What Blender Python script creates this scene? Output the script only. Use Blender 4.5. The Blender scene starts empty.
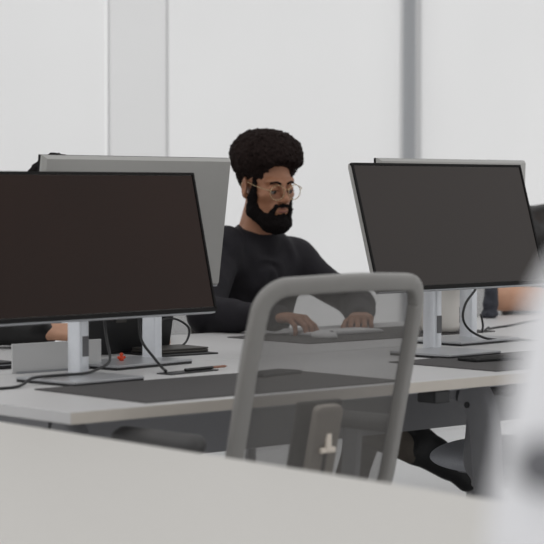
import bpy, bmesh, math, random
import numpy as np
from mathutils import Vector, Matrix
random.seed(4)
R = math.radians
C = bpy.context.scene.collection
# ---------------------------------------------------------------- materials
def lin(c):
    c = c / 255.0
    return c / 12.92 if c <= .04045 else ((c + .055) / 1.055) ** 2.4
def rgb(r, g, b): return (lin(r), lin(g), lin(b), 1)
def mat(name, col, rough=.6, metal=0, spec=.5, var=.04, vscale=30, bump=0, bscale=200, coat=0):
    m = bpy.data.materials.new(name); m.use_nodes = True
    nt = m.node_tree; b = nt.nodes['Principled BSDF']
    b.inputs['Roughness'].default_value = rough; b.inputs['Metallic'].default_value = metal
    b.inputs['Specular IOR Level'].default_value = spec; b.inputs['Coat Weight'].default_value = coat
    tc = nt.nodes.new('ShaderNodeTexCoord')
    n = nt.nodes.new('ShaderNodeTexNoise'); n.inputs['Scale'].default_value = vscale; n.inputs['Detail'].default_value = 4
    nt.links.new(tc.outputs['Object'], n.inputs['Vector'])
    r = nt.nodes.new('ShaderNodeValToRGB')
    r.color_ramp.elements[0].position = .3; r.color_ramp.elements[1].position = .7
    r.color_ramp.elements[0].color = tuple(max(0, c * (1 - var)) for c in col[:3]) + (1,)
    r.color_ramp.elements[1].color = tuple(min(1, c * (1 + var)) for c in col[:3]) + (1,)
    nt.links.new(n.outputs['Fac'], r.inputs['Fac']); nt.links.new(r.outputs['Color'], b.inputs['Base Color'])
    if bump:
        n2 = nt.nodes.new('ShaderNodeTexNoise'); n2.inputs['Scale'].default_value = bscale; n2.inputs['Detail'].default_value = 3
        nt.links.new(tc.outputs['Object'], n2.inputs['Vector'])
        bp = nt.nodes.new('ShaderNodeBump'); bp.inputs['Strength'].default_value = bump; bp.inputs['Distance'].default_value = .004
        nt.links.new(n2.outputs['Fac'], bp.inputs['Height']); nt.links.new(bp.outputs['Normal'], b.inputs['Normal'])
    return m
M = dict(
    desk2=mat('desk_laminate_warm', rgb(214, 211, 206), .5, var=.01, vscale=60),
    desk=mat('desk_laminate', rgb(203, 202, 202), .45, var=.01, vscale=60),
    edge=mat('desk_edge_band', rgb(194, 187, 178), .5, var=.02),
    frame=mat('graphite_steel', rgb(128, 128, 131), .5, var=.03),
    panel=mat('graphite_panel', rgb(136, 136, 139), .6, var=.02),
    rail=mat('light_steel_rail', rgb(150, 152, 156), .5),
    flap=mat('flap_metal', rgb(206, 206, 206), .5, var=.01),
    matt=mat('desk_mat_felt', rgb(82, 80, 80), .8, spec=.3, var=.06, vscale=300, bump=.2, bscale=900),
    alu=mat('brushed_aluminium', rgb(226, 229, 234), .3, .4, var=.02, vscale=80),
    alu_back=mat('silver_plastic', rgb(172, 171, 168), .4, .35, var=.01, vscale=40),
    alu_edge=mat('silver_trim', rgb(176, 178, 182), .35, .5),
    basetop=mat('stand_base_grey', rgb(176, 177, 180), .35, .4, var=.01),
    port=mat('port_grey', rgb(104, 104, 106), .5),
    bezel=mat('black_bezel', rgb(16, 14, 14), .6, spec=.2),
    black=mat('black_plastic', rgb(24, 24, 26), .4),
    cable=mat('black_rubber', rgb(26, 26, 29), .5),
    chairf=mat('chair_frame_grey', rgb(134, 132, 129), .34, var=.02),
    chairp=mat('chair_spine_grey', rgb(212, 202, 190), .5, var=.02),
    chairseat=mat('chair_fabric_grey', rgb(182, 184, 190), .9, var=.08, vscale=250, bump=.3, bscale=700),
    armpad=mat('arm_pad_dark', rgb(74, 73, 73), .6),
    lumbar=mat('lumbar_dark', rgb(78, 75, 72), .6),
    chrome=mat('grey_metal', rgb(150, 150, 152), .3, .8),
    grip=mat('grip_grey', rgb(110, 110, 114), .6),
    white=mat('white_shell', rgb(246, 246, 249), .35, var=.01),
    whitefab=mat('pale_grey_fabric', rgb(186, 187, 190), .9, var=.04, vscale=200),
    pouch=mat('dark_blue_grey_cloth', rgb(52, 54, 62), .8, var=.2, vscale=60),
    pot=mat('white_ceramic', rgb(226, 222, 216), .5, var=.01),
    shirt=mat('black_cotton', rgb(35, 33, 38), .8, spec=.3, var=.15, vscale=20, bump=.8, bscale=22),
    jacket=mat('black_jacket', rgb(30, 29, 29), .5, var=.1, vscale=30, bump=1, bscale=24),
    trouser=mat('taupe_trousers', rgb(96, 89, 82), .9, var=.08, vscale=60),
    shoe=mat('black_shoe', rgb(24, 24, 26), .55, var=.1, vscale=60, bump=.5, bscale=120),
    lace=mat('white_lace', rgb(215, 215, 215), .7),
    skin=mat('skin_brown', rgb(170, 119, 90), .5, var=.06, vscale=40, bump=.06, bscale=300),
    skin2=mat('skin_tan', rgb(200, 152, 124), .5, var=.05, vscale=40),
    lips=mat('lips', rgb(140, 88, 76), .5),
    hair=mat('hair_dark_brown', rgb(37, 28, 26), .95, spec=.15, var=.35, vscale=120, bump=1, bscale=260),
    beard=mat('beard_black', rgb(22, 18, 18), .95, spec=.15, var=.3, vscale=150, bump=1, bscale=300),
    eyew=mat('eye_white', rgb(150, 140, 132), .4),
    iris=mat('dark_iris', rgb(30, 20, 16), .2),
    gold=mat('gold_wire', rgb(206, 182, 146), .25, .9),
    orange=mat('orange_plastic', rgb(226, 78, 40), .5, var=.1),
    pencil=mat('terracotta_wood', rgb(146, 104, 86), .6),
    silver=mat('keyboard_silver', rgb(200, 200, 202), .4, .2),
    keys=mat('white_keys', rgb(225, 225, 225), .5),
    floor=mat('pale_floor', rgb(203, 203, 203), .55, var=.02, vscale=3),
    column=mat('white_column', (.93, .93, .93, 1), .8, var=.005),
    wall=mat('white_wall', rgb(225, 225, 225), .8, var=.01),
    mull=mat('grey_mullion', rgb(180, 182, 185), .5, var=.01),
)
def screen_mat():
    m = mat('dark_screen', rgb(36, 25, 19), .28, spec=.42, var=.05, vscale=2)
    return m
M['screen'] = screen_mat()
M['screen_warm_reflection'] = mat('dark_screen_warm_reflection', rgb(38, 20, 12), .26, spec=.2, var=.25, vscale=1.5)  # warm reflection of the room painted into the colour as brown mottling
def mix_mat(name, build):
    m = bpy.data.materials.new(name); m.use_nodes = True
    nt = m.node_tree; nt.nodes.clear()
    o = nt.nodes.new('ShaderNodeOutputMaterial'); nt.links.new(build(nt), o.inputs['Surface']); return m
def blind_shader(nt, k=1.0):
    tc = nt.nodes.new('ShaderNodeTexCoord')
    n = nt.nodes.new('ShaderNodeTexNoise'); n.inputs['Scale'].default_value = 1.3; n.inputs['Detail'].default_value = 1
    nt.links.new(tc.outputs['Object'], n.inputs['Vector'])
    r = nt.nodes.new('ShaderNodeValToRGB'); r.color_ramp.elements[0].color = (.72 * k, .72 * k, .722 * k, 1); r.color_ramp.elements[1].color = (.78 * k, .78 * k, .782 * k, 1)
    nt.links.new(n.outputs['Fac'], r.inputs['Fac'])
    d = nt.nodes.new('ShaderNodeBsdfDiffuse'); t = nt.nodes.new('ShaderNodeBsdfTranslucent')
    nt.links.new(r.outputs['Color'], d.inputs['Color']); nt.links.new(r.outputs['Color'], t.inputs['Color'])
    mx = nt.nodes.new('ShaderNodeMixShader'); mx.inputs[0].default_value = .4
    nt.links.new(d.outputs[0], mx.inputs[1]); nt.links.new(t.outputs[0], mx.inputs[2]); return mx.outputs[0]
M['blind'] = mix_mat('blind_fabric', blind_shader)
M['blind_dense'] = mix_mat('blind_fabric_dense', lambda nt: blind_shader(nt, .92))
def net_shader(nt):
    # woven office-chair mesh: fine vertical threads with gaps between them
    tc = nt.nodes.new('ShaderNodeTexCoord')
    w = nt.nodes.new('ShaderNodeTexWave'); w.bands_direction = 'X'; w.inputs['Scale'].default_value = 110; w.inputs['Distortion'].default_value = .6
    w.inputs['Detail'].default_value = 1; w.inputs['Detail Scale'].default_value = 2
    nt.links.new(tc.outputs['Object'], w.inputs['Vector'])
    mr = nt.nodes.new('ShaderNodeMapRange'); mr.inputs['To Min'].default_value = .53; mr.inputs['To Max'].default_value = .76
    nt.links.new(w.outputs['Fac'], mr.inputs['Value'])
    t = nt.nodes.new('ShaderNodeBsdfTransparent')
    d = nt.nodes.new('ShaderNodeBsdfDiffuse'); d.inputs['Color'].default_value = rgb(108, 106, 104)
    mx = nt.nodes.new('ShaderNodeMixShader')
    nt.links.new(mr.outputs[0], mx.inputs[0]); nt.links.new(t.outputs[0], mx.inputs[1]); nt.links.new(d.outputs[0], mx.inputs[2]); return mx.outputs[0]
M['net'] = mix_mat('chair_net', net_shader)
def lens_shader(nt):
    t = nt.nodes.new('ShaderNodeBsdfTransparent'); g = nt.nodes.new('ShaderNodeBsdfGlossy'); g.inputs['Roughness'].default_value = .05
    mx = nt.nodes.new('ShaderNodeMixShader'); mx.inputs[0].default_value = .03
    nt.links.new(t.outputs[0], mx.inputs[1]); nt.links.new(g.outputs[0], mx.inputs[2]); return mx.outputs[0]
M['lens'] = mix_mat('clear_lens', lens_shader)
def glass_shader(nt):
    t = nt.nodes.new('ShaderNodeBsdfTransparent'); g = nt.nodes.new('ShaderNodeBsdfGlossy'); g.inputs['Roughness'].default_value = .02
    mx = nt.nodes.new('ShaderNodeMixShader'); mx.inputs[0].default_value = .05
    nt.links.new(t.outputs[0], mx.inputs[1]); nt.links.new(g.outputs[0], mx.inputs[2]); return mx.outputs[0]
M['glass'] = mix_mat('window_glass', glass_shader)

# ---------------------------------------------------------------- object helpers
def obj(name, bm, m, parent=None, smooth=False, loc=None, rot=None):
    if isinstance(bm, bpy.types.Mesh): me = bm
    else:
        bmesh.ops.recalc_face_normals(bm, faces=bm.faces)
        me = bpy.data.meshes.new(name); bm.to_mesh(me); bm.free()
    me.materials.append(M[m])
    if smooth:
        me.polygons.foreach_set('use_smooth', [True] * len(me.polygons))
        if smooth == 'auto': me.set_sharp_from_angle(angle=R(38))
    o = bpy.data.objects.new(name, me); C.objects.link(o)
    if parent: o.parent = parent
    if loc: o.location = loc
    if rot: o.rotation_euler = rot
    return o
def tag(o, label, cat, group=None, kind=None):
    if label: o['label'] = label
    if cat: o['category'] = cat
    if group: o['group'] = group
    if kind: o['kind'] = kind
    return o
def thing(name, label, cat, loc=(0, 0, 0), rz=0, group=None):
    o = bpy.data.objects.new(name, None); C.objects.link(o); o.empty_display_size = .1
    o.location = loc; o.rotation_euler = (0, 0, rz); return tag(o, label, cat, group)
def struct(name, bm, m, smooth=False):
    o = obj(name, bm, m, smooth=smooth); o['kind'] = 'structure'; return o
def copy_tree(o, parent=None):
    c = o.copy(); C.objects.link(c); c.parent = parent
    for ch in list(o.children): copy_tree(ch, c)
    return c
def dup(root, loc, rz, label, group=None):
    c = copy_tree(root); c.location = loc; c.rotation_euler = (0, 0, rz); c['label'] = label
    if group: c['group'] = group
    return c
def box(bm, c, s, bev=0, rot=None, seg=2):
    r = bmesh.ops.create_cube(bm, size=1); vs = r['verts']
    bmesh.ops.scale(bm, vec=s, verts=vs)
    if bev:
        es = list({e for v in vs for e in v.link_edges})
        rr = bmesh.ops.bevel(bm, geom=es, offset=bev, segments=seg, affect='EDGES', profile=.5)
        vs = list({v for f in rr['faces'] for v in f.verts} | {v for v in vs if v.is_valid})
    if rot is not None: bmesh.ops.transform(bm, matrix=rot, verts=vs)
    bmesh.ops.translate(bm, vec=c, verts=vs); return vs
def nbox(c, s, bev=0, rot=None, seg=2):
    bm = bmesh.new(); box(bm, c, s, bev, rot, seg); return bm
def catmull(pts, n=8, closed=False):
    P = [Vector(p) for p in pts]; out = []; L = len(P)
    rng = range(L if closed else L - 1)
    for i in rng:
        if closed: a, b, c, d = P[(i - 1) % L], P[i], P[(i + 1) % L], P[(i + 2) % L]
        else: a, b, c, d = P[max(i - 1, 0)], P[i], P[i + 1], P[min(i + 2, L - 1)]
        for k in range(n):
            t = k / n
            out.append(.5 * ((2 * b) + (c - a) * t + (2 * a - 5 * b + 4 * c - d) * t * t + (3 * b - a - 3 * c + d) * t ** 3))
    if not closed: out.append(P[-1])
    return out
def sweep(bm, path, prof, normals=None, closed=False, scale=None):
    """prof: list of (b, n) offsets. normals: fixed reference normal per point"""
    L = len(path); rings = []; prevN = None
    for i, p in enumerate(path):
        a = path[(i - 1) % L] if closed else path[max(i - 1, 0)]
        b = path[(i + 1) % L] if closed else path[min(i + 1, L - 1)]
        T = (Vector(b) - Vector(a)).normalized()
        if normals is not None: N = Vector(normals[i]).normalized()
        else:
            if prevN is None: N = Vector((0, 0, 1)) if abs(T.z) < .9 else Vector((1, 0, 0))
            else: N = prevN
        N = (N - T * N.dot(T)).normalized(); prevN = N
        B = T.cross(N); s = 1 if scale is None else scale[i]
        rings.append([bm.verts.new(Vector(p) + B * (x * s) + N * (y * s)) for x, y in prof])
    K = len(prof)
    for i in range(L if closed else L - 1):
        r0, r1 = rings[i], rings[(i + 1) % L]
        for k in range(K): bm.faces.new((r0[k], r0[(k + 1) % K], r1[(k + 1) % K], r1[k]))
    if not closed: bm.faces.new(rings[0][::-1]); bm.faces.new(rings[-1])
def circ(r, n=8, ry=None):
    ry = r if ry is None else ry
    return [(r * math.cos(2 * math.pi * k / n), ry * math.sin(2 * math.pi * k / n)) for k in range(n)]
def sup(w, h, n=20, e=.45):
    o = []
    for k in range(n):
        a = 2 * math.pi * k / n; c, s = math.cos(a), math.sin(a)
        o.append((math.copysign(abs(c) ** e, c) * w / 2, math.copysign(abs(s) ** e, s) * h / 2))
    return o
def tube(bm, pts, r, n=8, sm=8, closed=False): sweep(bm, catmull(pts, sm, closed) if sm else [Vector(p) for p in pts], circ(r, n), closed=closed)
def lathe(bm, prof, c=(0, 0, 0), n=32):
    rings = []
    for r, z in prof:
        rings.append([bm.verts.new((c[0] + r * math.cos(2 * math.pi * k / n), c[1] + r * math.sin(2 * math.pi * k / n), c[2] + z)) for k in range(n)])
    for a, b in zip(rings[:-1], rings[1:]):
        for k in range(n): bm.faces.new((a[k], a[(k + 1) % n], b[(k + 1) % n], b[k]))
    bm.faces.new(rings[0][::-1]); bm.faces.new(rings[-1])

# ---------------------------------------------------------------- smooth implicit surfaces (for bodies and clothes)
def hash3(i, j, k, seed):
    h = (i * 374761393 + j * 668265263 + k * 2147483647 + seed * 974711) & 0xffffffff
    h = ((h ^ (h >> 13)) * 1274126177) & 0xffffffff
    return ((h ^ (h >> 16)) & 0xffff) / 65535.0 * 2 - 1
def vnoise(x, y, z, s, seed=1):
    x, y, z = np.broadcast_arrays(x / s, y / s, z / s)
    i, j, k = np.floor(x).astype(np.int64), np.floor(y).astype(np.int64), np.floor(z).astype(np.int64)
    fx, fy, fz = x - i, y - j, z - k
    fx, fy, fz = [f * f * (3 - 2 * f) for f in (fx, fy, fz)]
    r = 0
    for a in (0, 1):
        for b in (0, 1):
            for c in (0, 1):
                r = r + hash3(i + a, j + b, k + c, seed) * (fx if a else 1 - fx) * (fy if b else 1 - fy) * (fz if c else 1 - fz)
    return r
class Sdf:
    def __init__(s, lo, hi, h):
        s.h = h; s.lo = np.array(lo, float)
        n = np.ceil((np.array(hi) - s.lo) / h).astype(int) + 1
        s.ax = [s.lo[i] + h * np.arange(n[i]) for i in range(3)]
        s.D = np.full(n, 1.0)
    def sub(s, lo, hi):
        sl = []
        for i in range(3):
            a = int(max(0, math.floor((lo[i] - s.lo[i]) / s.h))); b = int(min(len(s.ax[i]), math.ceil((hi[i] - s.lo[i]) / s.h) + 1))
            if b <= a: return None, None
            sl.append(slice(a, b))
        X = s.ax[0][sl[0]][:, None, None]; Y = s.ax[1][sl[1]][None, :, None]; Z = s.ax[2][sl[2]][None, None, :]
        return tuple(sl), (X, Y, Z)
    def _ap(s, sl, d, k, mode):
        D = s.D[sl]
        if mode == 'u':
            if k > 0:
                h = np.clip(.5 + .5 * (D - d) / k, 0, 1); s.D[sl] = D * (1 - h) + d * h - k * h * (1 - h)
            else: s.D[sl] = np.minimum(D, d)
        else:
            d = -d
            if k > 0:
                h = np.clip(.5 - .5 * (D - d) / k, 0, 1); s.D[sl] = D * (1 - h) + d * h + k * h * (1 - h)
            else: s.D[sl] = np.maximum(D, d)
    def cap(s, a, b, ra, rb=None, k=.02, mode='u', flat=None):
        rb = ra if rb is None else rb; a = np.array(a, float); b = np.array(b, float)
        m = max(ra, rb) + 2 * k + .02
        sl, g = s.sub(np.minimum(a, b) - m, np.maximum(a, b) + m)
        if sl is None: return s
        ab = b - a; L = max(ab.dot(ab), 1e-9)
        px, py, pz = g[0] - a[0], g[1] - a[1], g[2] - a[2]
        t = np.clip((px * ab[0] + py * ab[1] + pz * ab[2]) / L, 0, 1)
        d = np.sqrt((px - t * ab[0]) ** 2 + (py - t * ab[1]) ** 2 + (pz - t * ab[2]) ** 2) - (ra + (rb - ra) * t)
        s._ap(sl, d, k, mode); return s
    def chain(s, pts, rs, k=.02):
        for i in range(len(pts) - 1): s.cap(pts[i], pts[i + 1], rs[i], rs[i + 1], k)
        return s
    def ell(s, c, r, k=.02, mode='u', rot=None):
        c = np.array(c, float); r = np.array(r, float); m = (r.max() if rot is not None else r) + 2 * k + .02
        sl, g = s.sub(c - m, c + m)
        if sl is None: return s
        p = [g[0] - c[0], g[1] - c[1], g[2] - c[2]]
        if rot is not None:
            A = np.array(rot.transposed())
            p = [A[i][0] * p[0] + A[i][1] * p[1] + A[i][2] * p[2] for i in range(3)]
        k0 = np.sqrt((p[0] / r[0]) ** 2 + (p[1] / r[1]) ** 2 + (p[2] / r[2]) ** 2)
        k1 = np.sqrt((p[0] / r[0] ** 2) ** 2 + (p[1] / r[1] ** 2) ** 2 + (p[2] / r[2] ** 2) ** 2) + 1e-9
        s._ap(sl, k0 * (k0 - 1) / k1, k, mode); return s
    def noise(s, amp, sc, seed=1):
        s.D += amp * vnoise(s.ax[0][:, None, None], s.ax[1][None, :, None], s.ax[2][None, None, :], sc, seed); return s
    def mesh(s):
        D = s.D.copy(); D[0] = D[-1] = 1; D[:, 0] = D[:, -1] = 1; D[:, :, 0] = D[:, :, -1] = 1
        S = D < 0; n = np.array(D.shape)
        cnt = np.zeros(n - 1, int)
        for a in (0, 1):
            for b in (0, 1):
                for c in (0, 1): cnt += S[a:n[0] - 1 + a, b:n[1] - 1 + b, c:n[2] - 1 + c]
        act = (cnt > 0) & (cnt < 8); I = np.argwhere(act); idx = -np.ones(n - 1, int); idx[act] = np.arange(len(I))
        acc = np.zeros((len(I), 3)); num = np.zeros(len(I))
        cor = [(a, b, c) for a in (0, 1) for b in (0, 1) for c in (0, 1)]
        for A in cor:
            for ax in range(3):
                if A[ax]: continue
                B = list(A); B[ax] = 1
                da = D[I[:, 0] + A[0], I[:, 1] + A[1], I[:, 2] + A[2]]; db = D[I[:, 0] + B[0], I[:, 1] + B[1], I[:, 2] + B[2]]
                x = (da < 0) != (db < 0); t = np.where(x, da / np.where(x, da - db, 1), 0)
                p = np.tile(np.array(A, float), (len(I), 1)); p[:, ax] += t
                acc[x] += p[x]; num[x] += 1
        V = s.lo + s.h * (I + acc / num[:, None]); F = []
        for ax in range(3):
            b, c = [(1, 2), (2, 0), (0, 1)][ax]
            sl0 = [slice(None)] * 3; sl1 = [slice(None)] * 3; sl0[ax] = slice(0, -1); sl1[ax] = slice(1, None)
            s0, s1 = S[tuple(sl0)], S[tuple(sl1)]; E = np.argwhere(s0 != s1)
            E = E[(E[:, b] > 0) & (E[:, c] > 0) & (E[:, b] < n[b] - 1) & (E[:, c] < n[c] - 1)]
            def at(db, dc):
                q = E.copy(); q[:, b] -= db; q[:, c] -= dc; return idx[q[:, 0], q[:, 1], q[:, 2]]
            q = np.stack([at(1, 1), at(0, 1), at(0, 0), at(1, 0)], 1)
            fl = ~s0[E[:, 0], E[:, 1], E[:, 2]]; q[fl] = q[fl][:, ::-1]; F.append(q)
        return V, np.concatenate(F)
def mesh_from(VFs, name, base=(0, 0, 0)):
    Vs, Fs, o = [], [], 0
    for V, F in VFs: Vs.append(V - np.array(base)); Fs.append(F + o); o += len(V)
    V = np.concatenate(Vs); F = np.concatenate(Fs)
    me = bpy.data.meshes.new(name); me.vertices.add(len(V)); me.vertices.foreach_set('co', V.astype(np.float32).ravel())
    me.loops.add(F.size); me.loops.foreach_set('vertex_index', F.astype(np.int32).ravel())
    me.polygons.add(len(F)); me.polygons.foreach_set('loop_start', np.arange(0, F.size, 4, dtype=np.int32))
    me.update(calc_edges=True); me.validate(); return me
def smooth_vf(VF, it=1):
    V, F = VF
    for _ in range(it):
        acc = np.zeros_like(V); n = np.zeros(len(V))
        for a in range(4):
            b = (a + 1) % 4
            np.add.at(acc, F[:, a], V[F[:, b]]); np.add.at(n, F[:, a], 1)
            np.add.at(acc, F[:, b], V[F[:, a]]); np.add.at(n, F[:, b], 1)
        V = V * .5 + acc / n[:, None] * .5
    return V, F

# ---------------------------------------------------------------- camera
cam = bpy.data.objects.new('camera', bpy.data.cameras.new('camera')); C.objects.link(cam)
cam.location = (-2.498, -3.375, 1.184); cam.rotation_euler = (R(90) - math.atan(82 / 2100), 0, R(-42))
cam.data.sensor_width = 36; cam.data.lens = 36 * 2100 / 544
cam.data.dof.use_dof = True; cam.data.dof.focus_distance = 5.7; cam.data.dof.aperture_fstop = 5.3
cam.data.clip_start = .05
bpy.context.scene.camera = cam

# ---------------------------------------------------------------- setting
struct('floor', nbox((1.5, -1.5, -.05), (16, 10.6, .1)), 'floor')
bm = bmesh.new(); box(bm, (2, 3.83, .04), (16, .16, .08)); struct('wall_window', bm, 'wall')       # low kerb the windows stand on
bm = bmesh.new(); box(bm, (2, 3.83, 3.45), (16, .16, .5)); struct('wall_window_upper', bm, 'wall')
for n, (a, b) in enumerate([(-6, -1.6), (-1.6, 1.5), (1.5, 4.733), (4.733, 7.8)]):
    bm = bmesh.new(); box(bm, ((a + b) / 2, 3.84, 1.64), (b - a - .04, .012, 3.12)); o = struct('window_%d' % (n + 1), bm, 'glass')
    bm = bmesh.new()
    for z in (.11, 3.17): box(bm, ((a + b) / 2, 3.84, z), (b - a - .06, .06, .06))
    obj('window_frame', bm, 'mull', o)
for n, x in enumerate((-1.6, 1.5, 4.718, 7.8)):
    struct('trim_%d' % (n + 1), nbox((x, 3.72, 1.64), (.135, .08, 3.12), .004), 'mull')
def blind(x0, x1, y, label, seed, m='blind'):
    t = thing('roller_blind', label, 'blind', ((x0 + x1) / 2, y, 0), 0, 'roller blinds over the window wall')
    bm = bmesh.new(); nx, nz = 40, 30; g = []
    for i in range(nx + 1):
        row = []
        for j in range(nz + 1):
            x = (i / nx - .5) * (x1 - x0); z = .13 + 3.0 * j / nz
            yy = .004 * math.sin(x * 7 + seed) * (1 - j / nz) + .003 * math.sin(x * 17 + z * 1.3 + seed)
            sx = x + .012 * (1 - j / nz) * (x / (x1 - x0))
            row.append(bm.verts.new((sx, yy, z)))
        g.append(row)
    for i in range(nx):
        for j in range(nz): bm.faces.new((g[i][j], g[i + 1][j], g[i + 1][j + 1], g[i][j + 1]))
    obj('fabric', bm, m, t, True)
    obj('bottom_rail', nbox((0, 0, .12), (x1 - x0, .016, .03), .003), 'white', t)
    bm = bmesh.new(); sweep(bm, [Vector((-(x1 - x0) / 2, 0, 3.16)), Vector(((x1 - x0) / 2, 0, 3.16))], circ(.035, 16)); obj('roller_tube', bm, 'white', t, 'auto')
blind(-1.5, 1.46, 3.60, 'white translucent roller blind beyond the left edge, behind the hidden colleague', 3)
blind(1.54, 2.876, 3.64, 'white translucent roller blind at the left, left of the narrow blind', 0)
blind(2.864, 3.186, 3.60, 'narrow, slightly darker white roller blind between the two wide ones, above the silver monitor', 4, 'blind_dense')
blind(3.181, 4.653, 3.64, 'white translucent roller blind behind the bearded man, left of the grey mullion', 1)
blind(4.741, 7.74, 3.64, 'white translucent roller blind at the right, right of the grey mullion', 2)

# ---------------------------------------------------------------- the double bench desk
desk = thing('bench_desk', 'long white double-sided bench desk with beige edge and dark grey legs, carrying the monitors', 'desk', (0, 0, 0))
def top(y0, y1, x1=5.0, x0=0.0):
    o = obj('tabletop', nbox(((x0 + x1) / 2, (y0 + y1) / 2, .7275), (x1 - x0, y1 - y0, .025), .0015, seg=1), 'desk', desk)
    bm = bmesh.new()
    box(bm, ((x0 + x1) / 2, y0 - .0008 if y0 < .5 else y1 + .0008, .7275), (x1 - x0, .0016, .0235))
    obj('edge_band', bm, 'edge', o)
top(0, .795); top(.805, 1.6)
for a, b in ((.42, 2.36), (2.44, 4.6)):
    obj('modesty_panel', nbox(((a + b) / 2, .80, .606), (b - a, .018, .216), .002), 'panel', desk)
for y in (.22, 1.38): obj('support_rail', nbox((2.5, y, .700), (4.7, .05, .03), .003), 'rail', desk)
for x in (.14, 1.405, 2.80, 4.80):
    for sgn in (-1, 1):
        y0 = .8 + sgn * .55
        pts = [(x, y0 - sgn * .26, .700), (x, y0 - sgn * .06, .697), (x, y0 + sgn * .045, .675), (x, y0 + sgn * .085, .60), (x + .005, y0 + sgn * .095, .45), (x + .01, y0 + sgn * .12, .2), (x + .02, y0 + sgn * .14, .02)]
        if sgn == -1: pts = [(p[0], p[1] - .13 * 0, p[2]) for p in pts]
        path = catmull(pts, 8); bm = bmesh.new()
        sc = [.55 + .45 * min(1, i / 14) - .25 * max(0, (i - 20) / len(path)) for i in range(len(path))]
        sweep(bm, path, sup(.05, .085, 16, .5), normals=[(0, 1, .3)] * len(path), scale=sc)
        L = obj('leg', bm, 'frame', desk, 'auto')
        bm = bmesh.new(); lathe(bm, [(.024, 0), (.024, .012), (.012, .02)], (pts[-1][0], pts[-1][1], 0), 16); obj('foot', bm, 'black', L)
        bm = bmesh.new(); sweep(bm, [Vector((x - .028, y0 + sgn * .05, .645)), Vector((x - .016, y0 + sgn * .05, .645))], circ(.008, 12)); obj('bolt', bm, 'black', L)
for x in (.56,):
    f = obj('cable_flap', nbox((x, .812, .776), (.27, .005, .071), .0015), 'flap', desk)
    obj('flap_hinge', nbox((x, .803, .7415), (.25, .008, .006), .001), 'rail', f)
obj('power_socket', nbox((1.085, .035, .699), (.052, .06, .030), .004), 'black', desk)

# desk in the foreground, out of focus
fd = thing('desk', 'white desk filling the foreground bottom, out of focus, its far edge running diagonally', 'desk', (-.195, 0, 0), R(-2.5))
obj('tabletop', nbox((-.75, -1.05, .7275), (1.5, 2.3, .025), .003), 'desk2', fd)
obj('modesty_panel', nbox((-.75, -1.05, .56), (.02, 2.0, .3)), 'frame', fd)
for x in (-.08, -1.42):
    for y in (-.02, -2.1): obj('leg', nbox((x, y, .357), (.05, .05, .714), .006), 'frame', fd)
for x in (-.08, -1.42): obj('support_rail', nbox((x, -1.06, .695), (.04, 2.02, .03)), 'frame', fd)

# ---------------------------------------------------------------- monitors
def monitor(label, x, y, yaw, tilt, zb, W=.72, H=.357, base_w=.25, base_d=.19, stand_yaw=0, z0=.74, group='computer monitors on the bench desk', base_off=(0, .04), scr='screen'):
    """local frame: screen faces -Y; origin = stand foot on the desk"""
    t = thing('monitor', label, 'monitor', (x, y, z0), yaw, group)
    n = Vector((0, -1, 0)); off = .07
    ctr = Vector((0, -off, zb - z0 + H / 2 * math.cos(tilt)))
    Rm = Matrix.Rotation(-tilt, 4, 'X')          # leans the top backwards (+Y)
    def at(bm): bmesh.ops.transform(bm, matrix=Matrix.Translation(ctr) @ Rm, verts=bm.verts); return bm
    # housing: thin slab with chamfered rim, thicker centre
    bm = bmesh.new(); prof = [(0.0, .001), (.0, .009), (.008, .020)]
    vs = []
    for ins, yy in prof:
        w, h = W / 2 - ins, H / 2 - ins
        vs.append([bm.verts.new(p) for p in ((-w, yy, -h), (w, yy, -h), (w, yy, h), (-w, yy, h))])
    for a, b in zip(vs[:-1], vs[1:]):
        for k in range(4): bm.faces.new((a[k], a[(k + 1) % 4], b[(k + 1) % 4], b[k]))
    bm.faces.new(vs[0][::-1]); bm.faces.new(vs[-1])
    obj('housing', at(bm), 'alu_back', t)
    obj('rear_cover', at(nbox((0, .028, -.035), (W * .52, .026, H * .5), .008)), 'alu_back', t)
    bm = bmesh.new(); w, h = W / 2 + .0003, H / 2 + .0003
    for c, s in (((0, .0, h - .003), (2 * w, .008, .006)), ((0, -.0015, -h + .005), (2 * w, .005, .010)), ((-w + .003, -.0015, 0), (.006, .005, 2 * h - .012)), ((w - .003, .0, 0), (.006, .008, 2 * h - .012))): box(bm, c, s)
    obj('bezel', at(bm), 'bezel', t)
    obj('screen', at(nbox((0, -.0012, .002), (W - .016, .002, H - .018))), scr, t)
    obj('chin_trim', at(nbox((0, .006, -H / 2 - .002), (W - .006, .012, .004), .001)), 'alu_edge', t)
    bm = bmesh.new(); ring = [Vector((.017 * math.cos(a), .0212, .112 + .017 * math.sin(a))) for a in [2 * math.pi * k / 28 for k in range(28)]]
    sweep(bm, ring, circ(.0012, 6), closed=True); obj('emblem', at(bm), 'port', t)
    # stand
    cs, cw = .047, .032
    bm = bmesh.new(); sweep(bm, [Vector((0, 0, .008)), Vector((0, 0, ctr.z + .06))], sup(cw, cs, 20, .35), normals=[(0, 1, 0)] * 2)
    st = obj('stand', bm, 'alu', t, 'auto')
    for yy in (-cs / 2 - .0003, ):
        obj('cable_slot', nbox((.002, yy, .075), (.019, .003, .048), .001), 'port', st)
    obj('hinge', nbox((0, -.03, ctr.z), (.09, .05, .07), .008), 'port', t)
    bb = obj('base', nbox((base_off[0], base_off[1], .009), (base_w, base_d, .006), .0015), 'basetop', t)
    obj('base_pad', nbox((base_off[0], base_off[1], .003), (base_w - .002, base_d - .002, .006)), 'black', bb)
    return t
monitor('near left monitor, its dark screen with a painted brownish reflection facing the camera', .483, .622, .093, .232, .887, W=.711, H=.348, base_off=(-.068, -.082), base_w=.215, base_d=.205, scr='screen_warm_reflection')
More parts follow.
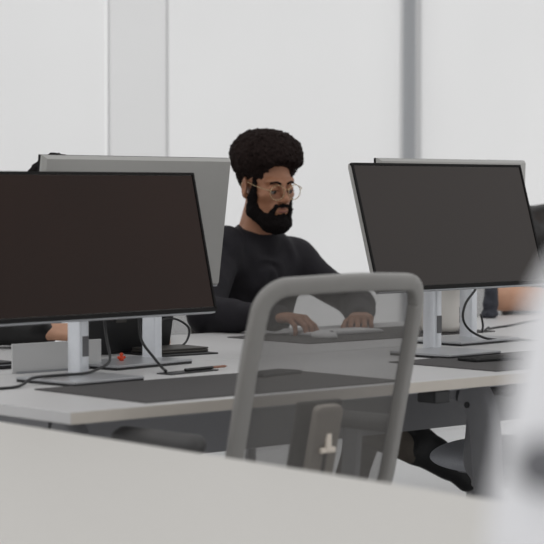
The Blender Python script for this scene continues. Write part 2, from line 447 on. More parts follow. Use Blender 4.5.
monitor('near right monitor, its dark grey screen facing the camera and tilted back', 1.695, .622, .055, .28, .920, W=.711, H=.348, base_off=(-.08, -.115), base_w=.215, base_d=.21)
monitor('silver back of the far left monitor, between the bearded man and the near left screen', .901, .864, .151 + math.pi, .132, .926, W=.711, H=.348, base_off=(.118, .03), base_w=.28, base_d=.18)
monitor('far right monitor, only its silver top edge showing above the near right screen', 2.072, .835, .085 + math.pi, .03, .927, W=.700, H=.348, base_off=(.06, .03), base_w=.28, base_d=.2)

# ---------------------------------------------------------------- office chair
def make_chair():
    t = thing('office_chair', '', 'chair', (0, 0, 0), 0, 'grey mesh office chairs')
    W, zt, zb_, rad = .474, 1.010, .50, .055
    def yb(x, z): return -.262 - (z - .6) * .235 + .035 * (x / .21) ** 2 + (.03 * max(0, .6 - z))
    w2 = W / 2 - .018
    pts = []
    def arc(cx, cz, a0, a1, r):
        for k in range(7):
            a = R(a0 + (a1 - a0) * k / 6); pts.append((cx + r * math.cos(a), cz + r * math.sin(a)))
    arc(w2 - rad, zt - .016 - rad, 0, 90, rad)
    pts.append((w2 * .4, zt - .013)); pts.append((0, zt - .011)); pts.append((-w2 * .4, zt - .013))
    arc(-w2 + rad, zt - .016 - rad, 90, 180, rad)
    for z in (.85, .75, .65, .58): pts.append((-w2 - .004, z))
    arc(-w2 + .06, zb_ + .06, 180, 270, .06)
    arc(w2 - .06, zb_ + .06, 270, 360, .06)
    for z in (.58, .65, .75, .85): pts.append((w2 + .004, z))
    path = catmull([(x, yb(x, z), z) for x, z in pts], 3, True)
    bm = bmesh.new(); sweep(bm, path, sup(.036, .028, 16, .55), normals=[(-.33 * p.x / .21, 1, .235) for p in path], closed=True)
    obj('back_frame', bm, 'chairf', t, True)
    bm = bmesh.new(); nx, nz = 16, 20; g = []
    zc = (zt - .016 + zb_) / 2; hz = (zt - .016 - zb_) / 2
    for i in range(nx + 1):
        row = []
        for j in range(nz + 1):
            z = zb_ + 2 * hz * j / nz; e = min((zt - .016) - z, z - zb_); lim = w2
            if e < rad: lim = w2 - rad + math.sqrt(max(0, rad ** 2 - (rad - e) ** 2))
            x = (i / nx * 2 - 1) * lim; row.append(bm.verts.new((x, yb(x, z) + .008, z)))
        g.append(row)
    for i in range(nx):
        for j in range(nz): bm.faces.new((g[i][j], g[i + 1][j], g[i + 1][j + 1], g[i][j + 1]))
    obj('back_mesh', bm, 'net', t, True)
    # spine behind the mesh
    sp = [(0, yb(0, z) + .024, z) for z in (.745, .73, .70, .62, .54, .46)] + [(0, -.22, .40), (0, -.10, .39)]
    path = catmull(sp, 5); bm = bmesh.new()
    sc = [min(1, .55 + .45 * math.sqrt(min(1, i / 4))) for i in range(len(path))]
    sweep(bm, path, sup(.074, .024, 20, .4), normals=[(0, 1, .2) if p.z > .44 else (0, .2, 1) for p in path], scale=sc)
    s = obj('spine', bm, 'chairp', t, 'auto')
    obj('slot', nbox((0, yb(0, .59) + .0110, .59), (.009, .004, .15), rot=Matrix.Rotation(R(13), 4, 'X')), 'lumbar', s)
    bm = bmesh.new(); box(bm, (0, yb(0, .668) + .008, .668), (.016, .010, .04), .004); box(bm, (0, yb(0, .655) + .007, .652), (.042, .010, .012), .003)
    obj('adjuster_knob', bm, 'chairp', s)
    bm = bmesh.new(); box(bm, (0, yb(0, .65) + .052, .65), (.125, .014, .21), .0065, rot=Matrix.Rotation(R(13), 4, 'X'), seg=3); obj('lumbar_pad', bm, 'lumbar', t, 'auto')
    # seat
    V = Sdf((-.30, -.30, .38), (.30, .32, .54), .008)
    V.ell((0, 0, .462), (.25, .25, .042), 0); V.ell((0, .12, .458), (.235, .165, .042), .03); V.ell((0, -.12, .458), (.20, .14, .04), .03)
    obj('seat', mesh_from([smooth_vf(V.mesh(), 2)], 'seat'), 'chairseat', t, True)
    bm = bmesh.new(); box(bm, (0, -.02, .405), (.20, .30, .05), .012); box(bm, (0, -.02, .43), (.34, .30, .02), .006); obj('mechanism', bm, 'frame', t)
    for sx in (-1, 1):
        bm = bmesh.new()
        sweep(bm, catmull([(sx * .12, -.03, .415), (sx * .23, -.03, .42), (sx * .275, -.04, .46), (sx * .277, -.05, .56), (sx * .277, -.06, .665)], 6), sup(.05, .022, 12, .6), normals=[(1, 0, -.5)] * 25)
        a = obj('armrest', bm, 'frame', t, 'auto')
        V = Sdf((sx * .277 - .06, -.26, .64), (sx * .277 + .06, .14, .72), .006)
        V.cap((sx * .277, -.18, .677), (sx * .277, .05, .677), .021, .019, 0); V.cap((sx * .277 - .018, -.17, .675), (sx * .277 - .018, .05, .675), .014, .014, .01); V.cap((sx * .277 + .018, -.17, .675), (sx * .277 + .018, .05, .675), .014, .014, .01)
        obj('arm_pad', mesh_from([V.mesh()], 'arm_pad'), 'armpad', a, True)
    bm = bmesh.new(); lathe(bm, [(.03, .10), (.03, .26), (.018, .26), (.018, .39)], n=20); obj('gas_column', bm, 'chrome', t, 'auto')
    bm = bmesh.new()
    for k in range(5):
        a = 2 * math.pi * k / 5 + .3; d = Vector((math.cos(a), math.sin(a), 0))
        sweep(bm, [d * .02 + Vector((0, 0, .11)), d * .16 + Vector((0, 0, .095)), d * .31 + Vector((0, 0, .07))], sup(.05, .03, 12, .6), scale=[1.1, .9, .6])
    obj('star_base', bm, 'frame', t, 'auto')
    for k in range(5):
        a = 2 * math.pi * k / 5 + .3; d = Vector((math.cos(a), math.sin(a), 0)) * .30; q = Vector((-math.sin(a), math.cos(a), 0))
        bm = bmesh.new()
        for o_ in (-.014, .014):
            c = d + q * o_ + Vector((0, 0, .027)); sweep(bm, [c - q * .009, c + q * .009], circ(.027, 14))
        sweep(bm, [d + Vector((0, 0, .03)), d + Vector((0, 0, .075))], circ(.006, 8))
        obj('caster', bm, 'black', t, 'auto')
    return t
ch = make_chair(); ch.location = (.452, .0, 0)
ch['label'] = 'grey office chair with see-through mesh back in front of the near left desk place'
dup(ch, (1.825, .36, 0), R(-4), 'grey office chair pushed in under the near right desk place, mostly its seat showing')
dup(ch, (2.12, 1.86, 0), math.pi, 'grey office chair the bearded man sits on')
dup(ch, (1.18, 1.92, 0), math.pi + .15, 'grey office chair of the colleague hidden behind the left monitors')
dup(ch, (3.70, 1.88, 0), math.pi - .1, 'grey office chair of the colleague at the right edge')

# white chair close to the camera, out of focus
wc = thing('lounge_chair', 'blurred white high-backed chair close to the camera at the right edge', 'chair', (-1.289, -2.580, 0), R(-42))
V = Sdf((-.36, -.44, .40), (.36, -.06, 1.26), .012)
V.ell((0, -.27, .82), (.19, .07, .40), 0)
for sx in (-1, 1): V.cap((sx * .165, -.25, .56), (sx * .172, -.27, .99), .080, .080, .05); V.cap((sx * .172, -.27, .99), (sx * .152, -.27, 1.10), .080, .080, .0)
V.cap((-.152, -.27, 1.10), (.152, -.27, 1.10), .080, .080, .0)
obj('backrest', mesh_from([smooth_vf(V.mesh(), 2)], 'b'), 'white', wc, True)
obj('seat', nbox((0, 0, .43), (.52, .52, .11), .04, seg=4), 'white', wc, 'auto')
for sx in (-1, 1):
    bm = bmesh.new(); bmesh.ops.create_uvsphere(bm, u_segments=20, v_segments=12, radius=1, matrix=Matrix.Translation((sx * .228, -.328, 1.043)) @ Matrix.Diagonal((.015, .015, .014, 1))); obj('cover_button', bm, 'grip', wc, True)
bm = bmesh.new(); lathe(bm, [(.22, 0), (.22, .015), (.03, .03), (.03, .38)], n=32); obj('pedestal', bm, 'chrome', wc, 'auto')

# ---------------------------------------------------------------- things on the desk
def slab(name, label, cat, c, s, m, rz=0, bev=.001, group=None):
    o = obj(name, nbox((0, 0, s[2] / 2), s, bev), m, None, loc=c, rot=(0, 0, rz)); return tag(o, label, cat, group)
slab('desk_mat', 'dark grey desk mat on the near left desk place, behind the mesh chair', 'desk mat', (.60, .236, .74), (.755, .40, .003), 'matt', group='dark desk mats')
slab('desk_mat', 'dark grey desk mat under the near right monitor, at the right of the mesh chair', 'desk mat', (1.71, .245, .74), (.755, .37, .003), 'matt', group='dark desk mats')
slab('desk_mat', 'dark desk mat under the keyboard of the bearded man', 'desk mat', (2.02, 1.22, .74), (.80, .36, .003), 'matt', group='dark desk mats')
def closed_laptop(label, c, s, rz, m='black', g=None):
    t = thing('closed_laptop', label, 'laptop', c, rz, g)
    obj('body', nbox((0, 0, s[2] * .3), (s[0], s[1], s[2] * .55), .003), m, t)
    obj('lid', nbox((0, 0, s[2] * .8), (s[0], s[1], s[2] * .38), .002), m, t)
    for sx in (-1, 1):
        for sy in (-1, 1): obj('foot', nbox((sx * s[0] * .4, sy * s[1] * .4, .0006), (.015, .01, .0012)), 'cable', t)
    return t
# dark device pair right of the far left stand
slab('tablet_sleeve', 'thin black sleeve lying flat on the desk right of the far left monitor stand', 'sleeve', (1.10, 1.03, .74), (.20, .16, .004), 'cable', R(-3))
closed_laptop('small dark grey closed laptop lying on the thin black sleeve by the far left stand', (1.115, 1.055, .744), (.17, .13, .013), R(-3), 'lumbar')
# pencil and pad
t = thing('pencil', 'dark pencil with terracotta end, lying on a black pad behind the near left desk mat', 'pencil', (.82, .558, .747), R(8))
bm = bmesh.new(); sweep(bm, [Vector((-.07, 0, .0)), Vector((.03, 0, .0))], circ(.004, 6)); obj('shaft', bm, 'black', t)
bm = bmesh.new(); sweep(bm, [Vector((.03, 0, .0)), Vector((.075, 0, .0)), Vector((.085, 0, 0))], circ(.0035, 6), scale=[1, 1, .1]); obj('painted_end', bm, 'pencil', t)
slab('notebook', 'thin black pad lying flat behind the near left desk mat', 'pad', (.765, .555, .74), (.17, .05, .003), 'black', R(8))
t = thing('phone', 'flat black phone lying on the right part of the dark mat behind the mesh chair', 'phone', (.85, .345, .743), R(10))
obj('body', nbox((0, 0, .004), (.15, .07, .008), .002), 'black', t); obj('screen', nbox((0, 0, .0082), (.14, .062, .001)), 'bezel', t)
t = thing('phone', 'flat black phone lying on the dark mat under the near right monitor', 'phone', (1.56, .285, .743), R(-8))
obj('body', nbox((0, 0, .004), (.16, .075, .008), .002), 'black', t); obj('screen', nbox((0, 0, .0082), (.15, .066, .001)), 'bezel', t)
# laptop with open lid behind the far left stand
t = thing('laptop', 'open black laptop seen from behind, standing behind the far left monitor stand', 'laptop', (1.01, 1.12, .74), R(0))
obj('keyboard_deck', nbox((0, .11, .008), (.31, .21, .014), .003), 'black', t)
L = obj('lid', nbox((0, -.022, .108), (.31, .006, .205), .003, rot=Matrix.Rotation(R(12), 4, 'X')), 'black', t)
obj('lid_emblem', nbox((-.03, -.0275, .10), (.035, .002, .026), .0005, rot=Matrix.Rotation(R(12), 4, 'X')), 'lumbar', L)
t = closed_laptop('closed black laptop with silver line lying at the left edge, left of the cable flap', (.36, 1.03, .74), (.31, .22, .018), R(2))
obj('silver_line', nbox((0, -.1105, .0105), (.30, .001, .0022)), 'alu_edge', t)
slab('document_tray', 'black flat tray at the left edge under the folded sleeve', 'tray', (.42, 1.30, .74), (.34, .2, .02), 'black', 0, .004)
# orange toy on far left base
t = thing('toy', 'tiny orange figurine standing on the base of the far left monitor', 'toy', (.768, .822, .7525))
bm = bmesh.new(); lathe(bm, [(.005, 0), (.007, .003), (.005, .009), (.003, .012)], n=12); obj('body', bm, 'orange', t, True)
bm = bmesh.new(); bmesh.ops.create_uvsphere(bm, u_segments=10, v_segments=8, radius=.005, matrix=Matrix.Translation((0, 0, .015))); obj('head', bm, 'orange', t, True)
bm = bmesh.new()
for sx in (-1, 1): bmesh.ops.create_uvsphere(bm, u_segments=8, v_segments=6, radius=.004, matrix=Matrix.Translation((sx * .009, 0, .008)))
obj('arms', bm, 'orange', t, True)
# white pot
t = thing('pot', 'smooth white round pot between the two right monitor stands', 'pot', (2.25, 1.12, .743))
bm = bmesh.new(); lathe(bm, [(.045, 0), (.06, .006), (.067, .02), (.078, .17), (.074, .17), (.063, .03), (.02, .02)], n=40); obj('body', bm, 'pot', t, True)
bm = bmesh.new(); lathe(bm, [(.02, .021), (.066, .10), (.072, .15), (.01, .152)], n=24); obj('soil', bm, 'lumbar', t)
# keyboard + mouse of the man
t = thing('keyboard', 'slim silver keyboard under the hands of the bearded man', 'keyboard', (1.955, 1.275, .743), R(-2))
obj('body', nbox((0, 0, .005), (.29, .115, .009), .003), 'silver', t)
bm = bmesh.new()
for r in range(5):
    for c_ in range(14): box(bm, (-.13 + c_ * .02, -.044 + r * .022, .0105), (.017, .018, .003), .0006, seg=1)
k_ = obj('keys', bm, 'keys', t)
t = thing('mouse', 'white computer mouse in front of the right hand of the bearded man', 'mouse', (1.80, 1.165, .743), R(0))
V = Sdf((-.05, -.07, -.01), (.05, .07, .05), .004); V.ell((0, 0, .006), (.028, .05, .019), 0); V.D = np.maximum(V.D, -(V.ax[2][None, None, :]) + 0 * V.D)
obj('shell', mesh_from([V.mesh()], 'm'), 'keys', t, True)
obj('wheel', nbox((0, -.03, .021), (.004, .012, .005), .001), 'port', t)
V = Sdf((-.06, -.06, -.02), (.06, .06, .18), .005)
V.ell((0, 0, .045), (.026, .026, .055), 0); V.ell((.006, 0, .10), (.021, .021, .055), .015); V.ell((-.006, 0, .012), (.034, .03, .016), .01); V.noise(.006, .016, 3)
V.D = np.maximum(V.D, -V.ax[2][None, None, :] + 0 * V.D)
o = obj('pouch', mesh_from([V.mesh()], 'pouch'), 'pouch', smooth=True, loc=(2.94, 1.53, .74)); tag(o, 'small crumpled dark blue-grey pouch standing on the desk left of the bare elbow', 'pouch')
# cables
def cable(label, pts, r=.003, m='cable'):
    bm = bmesh.new(); tube(bm, pts, r, 8, 8); tag(obj('cable', bm, m, smooth=True), label, 'cable', 'black cables of the monitors')
cable('black cable looping down from the near left monitor and running off to the left edge', [(.655, .73, .90), (.645, .73, .86), (.628, .70, .818), (.575, .62, .775), (.50, .575, .760), (.45, .552, .7565), (.40, .545, .7565), (.346, .546, .7565), (.28, .525, .7565), (.24, .505, .746), (.20, .487, .7435), (.14, .49, .7435), (.02, .52, .7435)], .0034)
cable('black cable curving from the near left monitor to the black pad', [(.765, .745, .90), (.76, .74, .862), (.745, .71, .81), (.735, .65, .772), (.722, .60, .750), (.700, .56, .7475), (.69, .55, .7475)], .0036)
cable('black cable making a loop beside the far left monitor stand', [(1.02, 1.02, .85), (1.06, 1.05, .826), (1.13, 1.09, .832), (1.19, 1.11, .825), (1.229, 1.11, .80), (1.212, 1.10, .765), (1.14, 1.06, .7475), (1.085, 1.03, .7475), (1.04, 1.01, .7475)], .0032)
cable('thick black cable bowing from behind the near right screen down onto the desk', [(2.04, .78, .93), (2.023, .76, .899), (1.959, .74, .859), (1.925, .72, .818), (1.935, .705, .785), (1.99, .70, .760), (2.08, .72, .7475), (2.16, .745, .7435), (2.18, .70, .7435), (2.19, .60, .7435), (2.25, .5, .7435)], .0036)
cable('thin black cable running right over the desk behind the far right stand', [(2.33, 1.02, .80), (2.34, 1.02, .765), (2.36, 1.04, .7435), (2.42, 1.07, .752), (2.48, 1.12, .7435), (2.56, 1.15, .7435), (2.643, 1.177, .7435), (2.85, 1.271, .7435), (3.1, 1.35, .7435)], .0034)
cable('short pale cable behind the near left monitor stand', [(.72, .90, .83), (.70, .92, .805), (.65, .93, .785), (.58, .93, .765)], .002, 'rail')

# ---------------------------------------------------------------- people
def hand(S, w, d, n, side, curl=(28, 40, 25), spread=.05, thumb_out=.7, k=.006):
    """adds a hand to Sdf S. w wrist, d direction to the knuckles, n back-of-hand normal, side = direction towards the thumb"""
    w, d, n, side = Vector(w), Vector(d).normalized(), Vector(n), Vector(side)
    n = (n - d * n.dot(d)).normalized(); side = (side - d * side.dot(d) - n * side.dot(n)).normalized()
    for i in range(4):
        kn = w + d * (.088 - .004 * abs(i - 1) - (.008 if i == 3 else 0)) + side * (.030 - .020 * i) + n * (.004 - .002 * abs(i - 1.4))
        S.cap(w + side * (.014 - .009 * i), kn, .0165, .0115, .012)
        p = kn; ang = 0; L = (.042, .046, .043, .033)[i]; q = d + side * (spread * (1.5 - i)); q.normalize()
        for j, (f, r0, r1) in enumerate(((1, .0095, .0085), (.62, .0085, .0078), (.5, .0078, .0065))):
            ang += curl[j] + (i % 2) * 4
            v = q * math.cos(R(ang)) - n * math.sin(R(ang)); e = p + v * L * f
            S.cap(p, e, r0 * (1 if i < 3 else .88), r1 * (1 if i < 3 else .88), .004); p = e
    b = w + d * .022 + side * .022 - n * .004; m_ = w + d * .055 + side * (.030 + .022 * thumb_out) - n * .014
    S.cap(b, m_, .0145, .0115, .010); e1 = m_ + (d * .9 + side * .35 * thumb_out - n * .35).normalized() * .034; S.cap(m_, e1, .0110, .0098, .004)
    S.cap(e1, e1 + (d * 1 + side * .0 - n * .3).normalized() * .026, .0098, .0078, .004)
def person(name, label, J, hair='afro', short=False, head_rot=(0, 0, 0), handdirs=None, trousers='trouser', shirt='shirt', skin='skin', detail=True, curls=None):
    base = Vector((J['pelvis'][0], J['pelvis'][1], 0))
    t = thing(name, label, 'person', base)
    g = {k: np.array(v, float) for k, v in J.items()}
    allp = np.array(list(g.values())); lo = allp.min(0) - .2; hi = allp.max(0) + .22; lo[2] = max(lo[2], 0.0)
    def torso(S, e):
        ch, pe, nk = g['chest'], g['pelvis'], g['neck']; mid = (ch + pe) / 2
        S.ell(ch, (.158 + e, .108 + e, .165 + e), .0); S.ell(mid, (.142 + e, .108 + e, .17 + e), .06); S.ell(pe + [0, 0, .03], (.158 + e, .118 + e, .115 + e), .06)
        for s in ('shR', 'shL'): S.cap(nk - [0, 0, .035], g[s], .046 + e, .056 + e, .05); S.cap(g[s], ch + (g[s] - ch) * .45, .060 + e, .09 + e, .05)
    def arms(S, e, full=True, fold=0):
        for a in 'RL':
            sh, el, wr = g['sh' + a], g['el' + a], g['wr' + a]
            S.cap(sh, el, .054 + e, .041 + e, .03)
            if full: S.cap(el, wr, .042 + e, .027 + e, .02); S.cap(el, el + (wr - el) * .35, .042 + e, .043 + e, .02)
    def legs(S, e):
        for a in 'RL':
            hp = g['pelvis'] + [(-.085 if a == 'R' else .085), -.02, -.01]
            S.cap(hp, g['kn' + a], .082 + e, .060 + e, .04); S.cap(g['kn' + a], g['an' + a], .056 + e, .036 + e, .03)
            m_ = g['kn' + a] + (g['an' + a] - g['kn' + a]) * .3; S.cap(g['kn' + a], m_, .052 + e, .056 + e, .02)
    # --- body: coarse torso and limbs, fine head and hands, joined in one mesh
    B = Sdf(lo, hi, .0095); torso(B, -.008); arms(B, -.002); legs(B, -.008)
    B.cap(g['neck'] - [0, -.01, .06], g['head'] + [0, .02, -.06], .058, .052, .03)
    vfs = [smooth_vf(B.mesh(), 1)]
    hm = Matrix.Translation(Vector(J['head'])) @ (Matrix.Rotation(R(head_rot[2]), 4, 'Z') @ Matrix.Rotation(R(head_rot[0]), 4, 'X') @ Matrix.Rotation(R(head_rot[1]), 4, 'Y'))
    A = np.array(hm)
    def place(vf): V, F = vf; return V @ A[:3, :3].T + A[:3, 3], F
    if detail:
        S = Sdf((-.11, -.15, -.17), (.11, .13, .14), .0028)
    else: S = Sdf((-.11, -.15, -.17), (.11, .13, .14), .006)
    S.ell((0, .015, .035), (.075, .097, .085), 0); S.ell((0, -.028, -.035), (.060, .064, .085), .03)
    S.ell((0, -.066, -.098), (.026, .022, .020), .03)
    for s in (-1, 1):
        S.cap((s * .054, -.002, -.045), (s * .022, -.062, -.098), .020, .018, .02); S.ell((s * .042, -.062, -.018), (.022, .020, .017), .02)
        S.cap((s * .012, -.086, .024), (s * .046, -.073, .028), .0095, .009, .014)
    for s in (-1, 1): S.ell((s * .032, -.097, .003), (.021, .015, .014), .012, 's')
    S.cap((0, -.088, .014), (0, -.113, -.024), .0085, .0095, .012); S.ell((0, -.114, -.029), (.011, .010, .010), .008)
    for s in (-1, 1): S.ell((s * .0125, -.103, -.033), (.0085, .010, .0075), .006); S.ell((s * .007, -.110, -.0395), (.0035, .005, .003), .002, 's')
    S.ell((0, -.083, -.062), (.032, .020, .024), .015)
    S.cap((-.019, -.093, -.0575), (.019, -.093, -.0575), .0055, .0055, .006); S.cap((-.015, -.094, -.069), (.015, -.094, -.069), .0065, .0065, .006)
    S.cap((-.024, -.103, -.063), (.024, -.103, -.063), .003, .003, .003, 's')
    for s in (-1, 1):      # upper lids, lowered
        S.ell((s * .032, -.0815, .004), (.0155, .0135, .0125), .004)
        S.ell((s * .081, .010, -.004), (.0085, .020, .034), .005, rot=Matrix.Rotation(R(s * 22), 3, 'Z')); S.ell((s * .089, .005, -.002), (.007, .011, .020), .004, 's')
        S.ell((s * .076, .006, -.032), (.007, .009, .010), .006)
    S.cap((0, .022, -.07), (0, .05, -.165), .054, .056, .03)
    vfs.append(place(smooth_vf(S.mesh(), 1)))
    hd = handdirs or {}
    for a in 'RL':
        w, e = g['wr' + a], g['el' + a]; d, n, cu = hd.get(a, ((w - e), (0, 0, 1), (28, 40, 25))); sgn = 1 if a == 'R' else -1
        H = Sdf(w - .14, w + .26 * 0 + .14 + np.maximum(0, 0), .0026 if detail else .004)
        H = Sdf(np.minimum(w, w + np.array(Vector(d).normalized()) * .18) - .07, np.maximum(w, w + np.array(Vector(d).normalized()) * .18) + .07, .0026 if detail else .004)
        H.cap(w + (e - w) * .25, w, .030, .024, .01)
        dv = Vector(d).normalized(); side = dv.cross(Vector(n)) * (-1 if a == 'R' else 1)
        hand(H, w, d, n, side, cu); vfs.append(smooth_vf(H.mesh(), 1))
    b_ = obj('body', mesh_from(vfs, 'body', base), skin, t, True)
    # --- clothes
    Cl = Sdf(lo, hi, .0062 if detail else .0095); torso(Cl, .010)
    if short:
        for a in 'RL': Cl.cap(g['sh' + a], g['sh' + a] + (g['el' + a] - g['sh' + a]) * .62, .068, .060, .03)
    else:
        arms(Cl, .010)
        for a in 'RL': Cl.cap(g['wr' + a] + (g['el' + a] - g['wr' + a]) * .10, g['wr' + a] + (g['el' + a] - g['wr' + a]) * .22, .036, .038, .01)
    hc = g['head'] + [0, .02, -.06]; nk = g['neck']
    Cl.cap(nk - [0, -.01, .05], nk + (hc - nk) * .18, .070, .062, .02)
    # fabric folds: ridges run across each sleeve and down the chest
    X, Y, Z = Cl.ax[0][:, None, None], Cl.ax[1][None, :, None], Cl.ax[2][None, None, :]
    nz = vnoise(X, Y, Z, .07, 5)
    Cl.D += .0055 * np.sin(60 * X + 45 * Z - 30 * Y + 5 * nz) * np.clip(vnoise(X, Y, Z, .11, 9) + .25, 0, 1) + .0035 * nz
    # open collar
    above = nk[2] + .004 + (Y - nk[1]) * .30 - Z; rad = np.sqrt((X - nk[0]) ** 2 + (Y - nk[1] + .01) ** 2) - .088
    Cl.D = np.maximum(Cl.D, -np.maximum(above, rad))
    zc = pz = g['pelvis'][2] - .02
    Cl.D = np.maximum(Cl.D, (zc - Z) + 0 * Cl.D)
    obj('shirt' if short or detail else 'jacket', mesh_from([smooth_vf(Cl.mesh(), 1)], 'shirt', base), shirt, t, True)
    T = Sdf(lo, hi, .0095); T.ell(g['pelvis'] + [0, 0, .0], (.172, .132, .11), 0); legs(T, .010); T.noise(.004, .05, 3)
    T.D = np.maximum(T.D, T.ax[2][None, None, :] - (g['pelvis'][2] + .06) + 0 * T.D)
    obj('trousers', mesh_from([smooth_vf(T.mesh(), 1)], 'trousers', base), trousers, t, True)
    for a in 'RL':
        an, toe = g['an' + a], g['to' + a]; dv = (toe - an); dn = dv / np.linalg.norm(dv); up = g['kn' + a] - an; up = up / np.linalg.norm(up); up = up - dn * up.dot(dn); up /= np.linalg.norm(up)
        S = Sdf(np.minimum(an, toe) - .14, np.maximum(an, toe) + .12, .006)
        heel = an - dn * .045 - up * .045
        S.cap(an, an + up * -.02, .043, .046, 0); S.cap(heel, an + dn * .06 - up * .045, .037, .040, .02); S.cap(an + dn * .06 - up * .045, toe - up * .045, .042, .034, .02); S.cap(an, an + dn * .11 - up * .03, .040, .036, .02)
        sh = obj('shoe', mesh_from([S.mesh()], 'shoe', base), 'shoe', t, True)
        bm = bmesh.new()
        for q in range(4):
            c = an + dn * (.05 + .022 * q) + up * (.012 - .010 * q); sd = np.cross(dn, up)
            tube(bm, [Vector(c - sd * .028 - up * .012 - Vector(base)) if 0 else Vector(c - sd * .028 - up * .010) - base, Vector(c + up * .004) - base, Vector(c + sd * .028 - up * .010) - base], .0028, 6, 4)
        obj('laces', bm, 'lace' if detail else 'shoe', sh, True)
    # --- head details, in head space
    hp = bpy.data.objects.new('x', None)
    def hobj(nm, vf_or_bm, m_, sm=True, parent=t):
        if isinstance(vf_or_bm, tuple): return obj(nm, mesh_from([place(vf_or_bm)], nm, base), m_, parent, sm)
        bmesh.ops.transform(vf_or_bm, matrix=Matrix.Translation(-base) @ hm, verts=vf_or_bm.verts); return obj(nm, vf_or_bm, m_, parent, sm)
    bpy.data.objects.remove(hp)
    if hair == 'afro':
        S = Sdf((-.17, -.17, -.08), (.17, .20, .25), .0034)
        S.ell((0, .014, .100), (.116, .118, .084), 0); S.ell((0, .018, .085), (.113, .111, .070), .03); S.ell((0, .042, .022), (.080, .068, .058), .03)
        S.ell((0, -.130, .012), (.116, .086, .090), .008, 's')
        for s in (-1, 1): S.ell((s * .085, -.085, .035), (.040, .042, .052), .010, 's')
        for s in (-1, 1): S.ell((s * .10, -.012, -.010), (.038, .056, .056), .012, 's')
        S.noise(.0045, .008, 2); S.noise(.004, .0045, 7); S.noise(.004, .03, 4)
        hobj('hair', S.mesh(), 'hair')
    else:
        S = Sdf((-.13, -.14, -.08), (.13, .16, .18), .005)
        S.ell((0, .025, .050), (.086, .105, .088), 0); S.ell((0, .055, .0), (.078, .066, .065), .03); S.ell((0, -.115, -.01), (.075, .060, .075), .01, 's')
        S.noise(.006, .02, 2); S.noise(.004, .008, 3)
        hobj('hair', S.mesh(), 'beard')
    bm = bmesh.new()
    for s in (-1, 1): bmesh.ops.create_uvsphere(bm, u_segments=16, v_segments=12, radius=.0112, matrix=Matrix.Translation((s * .032, -.0832, -.003)))
    eo = hobj('eyes', bm, 'eyew')
    bm = bmesh.new()
    for s in (-1, 1): bmesh.ops.create_uvsphere(bm, u_segments=12, v_segments=8, radius=.0058, matrix=Matrix.Translation((s * .032 + .001, -.0898, -.0055)))
    hobj('irises', bm, 'iris', True, eo)
    for s in (-1, 1):
        bm = bmesh.new(); tube(bm, [(s * .013, -.0985, .021), (s * .028, -.0955, .0275), (s * .046, -.083, .022)], .0034, 8, 6); hobj('eyebrow', bm, 'beard')
    bm = bmesh.new()
    for s in (-1, 1): tube(bm, [(s * .018, -.0965, -.001), (s * .032, -.0985, .0005), (s * .045, -.0915, -.002)], .0011, 6, 6)
    hobj('eyelashes', bm, 'beard')
    if hair == 'afro':
        S = Sdf((-.11, -.15, -.17), (.11, .06, .04), .0030)
        for s in (-1, 1):
            S.cap((s * .069, -.030, .016), (s * .068, -.026, -.035), .009, .013, .0); S.cap((s * .066, -.022, -.035), (s * .058, -.022, -.075), .016, .024, .02)
            S.cap((s * .056, -.026, -.078), (s * .030, -.064, -.108), .026, .028, .02)
            S.cap((s * .004, -.1055, -.0485), (s * .027, -.096, -.054), .0058, .006, .006); S.cap((s * .027, -.096, -.054), (s * .037, -.085, -.080), .006, .010, .008)
        S.ell((0, -.075, -.112), (.046, .042, .036), .02); S.ell((0, -.098, -.082), (.012, .008, .008), .008)
        S.ell((0, -.10, -.063), (.022, .030, .0098), .004, 's')
        S.noise(.0030, .008, 2); S.noise(.0018, .0045, 5)
        hobj('beard', S.mesh(), 'beard')
        bm = bmesh.new(); tube(bm, [(-.017, -.0965, -.0680), (0, -.1015, -.0690), (.017, -.0965, -.0680)], .0046, 8, 6); tube(bm, [(-.018, -.0960, -.0590), (0, -.1010, -.0575), (.018, -.0960, -.0590)], .0032, 8, 6)
        hobj('lips', bm, 'lips')
        # round wire glasses
        bm = bmesh.new()
        for s in (-1, 1):
            ring = []
            for k in range(32):
                a = 2 * math.pi * k / 32; x = .0255 * math.cos(a); z = .0245 * math.sin(a)
                ring.append(Vector((s * .0335 + x, -.1135 + .006 * ((x * s + .0255) / .05), -.004 + z)))
            sweep(bm, ring, circ(.0013, 6), closed=True)
            tube(bm, [(s * .0585, -.107, .004), (s * .072, -.095, .006), (s * .0795, -.05, .010), (s * .0835, 0, .016), (s * .082, .022, .010), (s * .079, .034, -.008)], .0013, 6, 5)
            tube(bm, [(s * .011, -.1135, -.010), (s * .010, -.106, -.014)], .001, 6, 0)
        tube(bm, [(-.009, -.1135, .004), (0, -.117, .008), (.009, -.1135, .004)], .0013, 6, 5)
        gl = hobj('glasses', bm, 'gold')
        bm = bmesh.new()
        for s in (-1, 1):
            vs = []
            for k in range(28):
                a = 2 * math.pi * k / 28; x = .025 * math.cos(a); z = .024 * math.sin(a)
                vs.append(bm.verts.new((s * .0335 + x, -.1138 + .006 * ((x * s + .0255) / .05), -.004 + z)))
            bm.faces.new(vs)
        hobj('lens', bm, 'lens', False, gl)
    return t
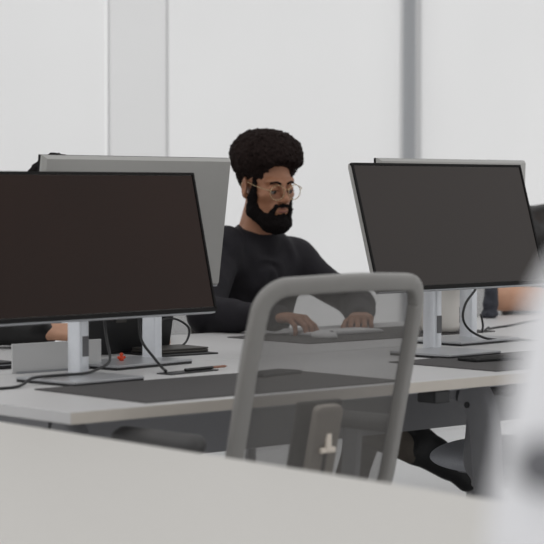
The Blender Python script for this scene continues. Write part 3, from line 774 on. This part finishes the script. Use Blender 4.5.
person('person', 'bearded man with afro hair, round wire glasses and black long-sleeved shirt, typing at the desk',
       dict(head=(2.087, 1.743, 1.199), neck=(2.105, 1.805, 1.055), chest=(2.13, 1.86, .87), pelvis=(2.13, 1.93, .56),
            shR=(1.955, 1.81, .985), shL=(2.275, 1.82, .945), elR=(1.755, 1.66, .79), elL=(2.385, 1.62, .80), wrR=(1.825, 1.395, .793), wrL=(2.185, 1.405, .780),
            knR=(1.84, 1.43, .58), anR=(2.19, 1.17, .375), toR=(2.29, 1.08, .245), knL=(2.27, 1.42, .53), anL=(2.20, 1.52, .11), toL=(2.19, 1.38, .06)),
       'afro', head_rot=(10, -2, -7), handdirs={'R': ((.06, -1, -.02), (0, 0, 1), (30, 38, 25)), 'L': ((-.75, -.8, -.02), (0, 0, 1), (34, 40, 25))})
person('person', 'dark-haired person in black, mostly hidden behind the left monitors, forearm on the desk',
       dict(head=(1.245, 1.72, 1.155), neck=(1.225, 1.80, 1.03), chest=(1.19, 1.88, .87), pelvis=(1.18, 1.98, .56),
            shR=(1.00, 1.86, .99), shL=(1.37, 1.85, .99), elR=(.72, 1.62, .80), elL=(1.46, 1.62, .80), wrR=(.975, 1.455, .785), wrL=(1.36, 1.42, .785),
            knR=(1.08, 1.48, .55), anR=(1.08, 1.62, .11), toR=(1.08, 1.48, .06), knL=(1.28, 1.48, .55), anL=(1.28, 1.62, .11), toL=(1.28, 1.48, .06)),
       'short', detail=False, shirt='jacket', skin='skin2', handdirs={'R': ((.9, -.55, -.05), (0, -.5, .9), (20, 25, 20)), 'L': ((-.6, -.8, -.02), (0, 0, 1), (30, 38, 25))})
person('person', 'person in black short sleeves at the right edge, bare elbow on the desk',
       dict(head=(3.72, 1.74, 1.25), neck=(3.72, 1.80, 1.13), chest=(3.71, 1.88, .93), pelvis=(3.70, 1.95, .56),
            shR=(3.42, 1.82, 1.045), shL=(3.90, 1.83, 1.04), elR=(3.10, 1.62, .80), elL=(3.95, 1.60, .80), wrR=(3.42, 1.42, .785), wrL=(3.78, 1.40, .785),
            knR=(3.60, 1.46, .55), anR=(3.60, 1.60, .11), toR=(3.60, 1.46, .06), knL=(3.80, 1.46, .55), anL=(3.80, 1.60, .11), toL=(3.80, 1.46, .06)),
       'short', short=True, detail=False, skin='skin2', shirt='jacket', handdirs={'R': ((.8, -.5, -.02), (0, 0, 1), (30, 38, 25)), 'L': ((-.6, -.8, -.02), (0, 0, 1), (30, 38, 25))})

# ---------------------------------------------------------------- light: overcast daylight, sun behind the blinds
w = bpy.data.worlds.new('world'); bpy.context.scene.world = w; w.use_nodes = True
bg = w.node_tree.nodes['Background']; bg.inputs[0].default_value = (1, 1, 1, 1); bg.inputs[1].default_value = .78
sun = bpy.data.lights.new('sun', 'SUN'); sun.energy = 2.4; sun.angle = R(8); sun.color = (1, 1, .99)
so = bpy.data.objects.new('sun', sun); C.objects.link(so)
so.rotation_euler = Vector((-.15, -1, -.2)).to_track_quat('-Z', 'Y').to_euler()
vs = bpy.context.scene.view_settings
vs.view_transform = 'Standard'; vs.look = 'None'; vs.gamma = 1; vs.exposure = 0; vs.use_curve_mapping = False
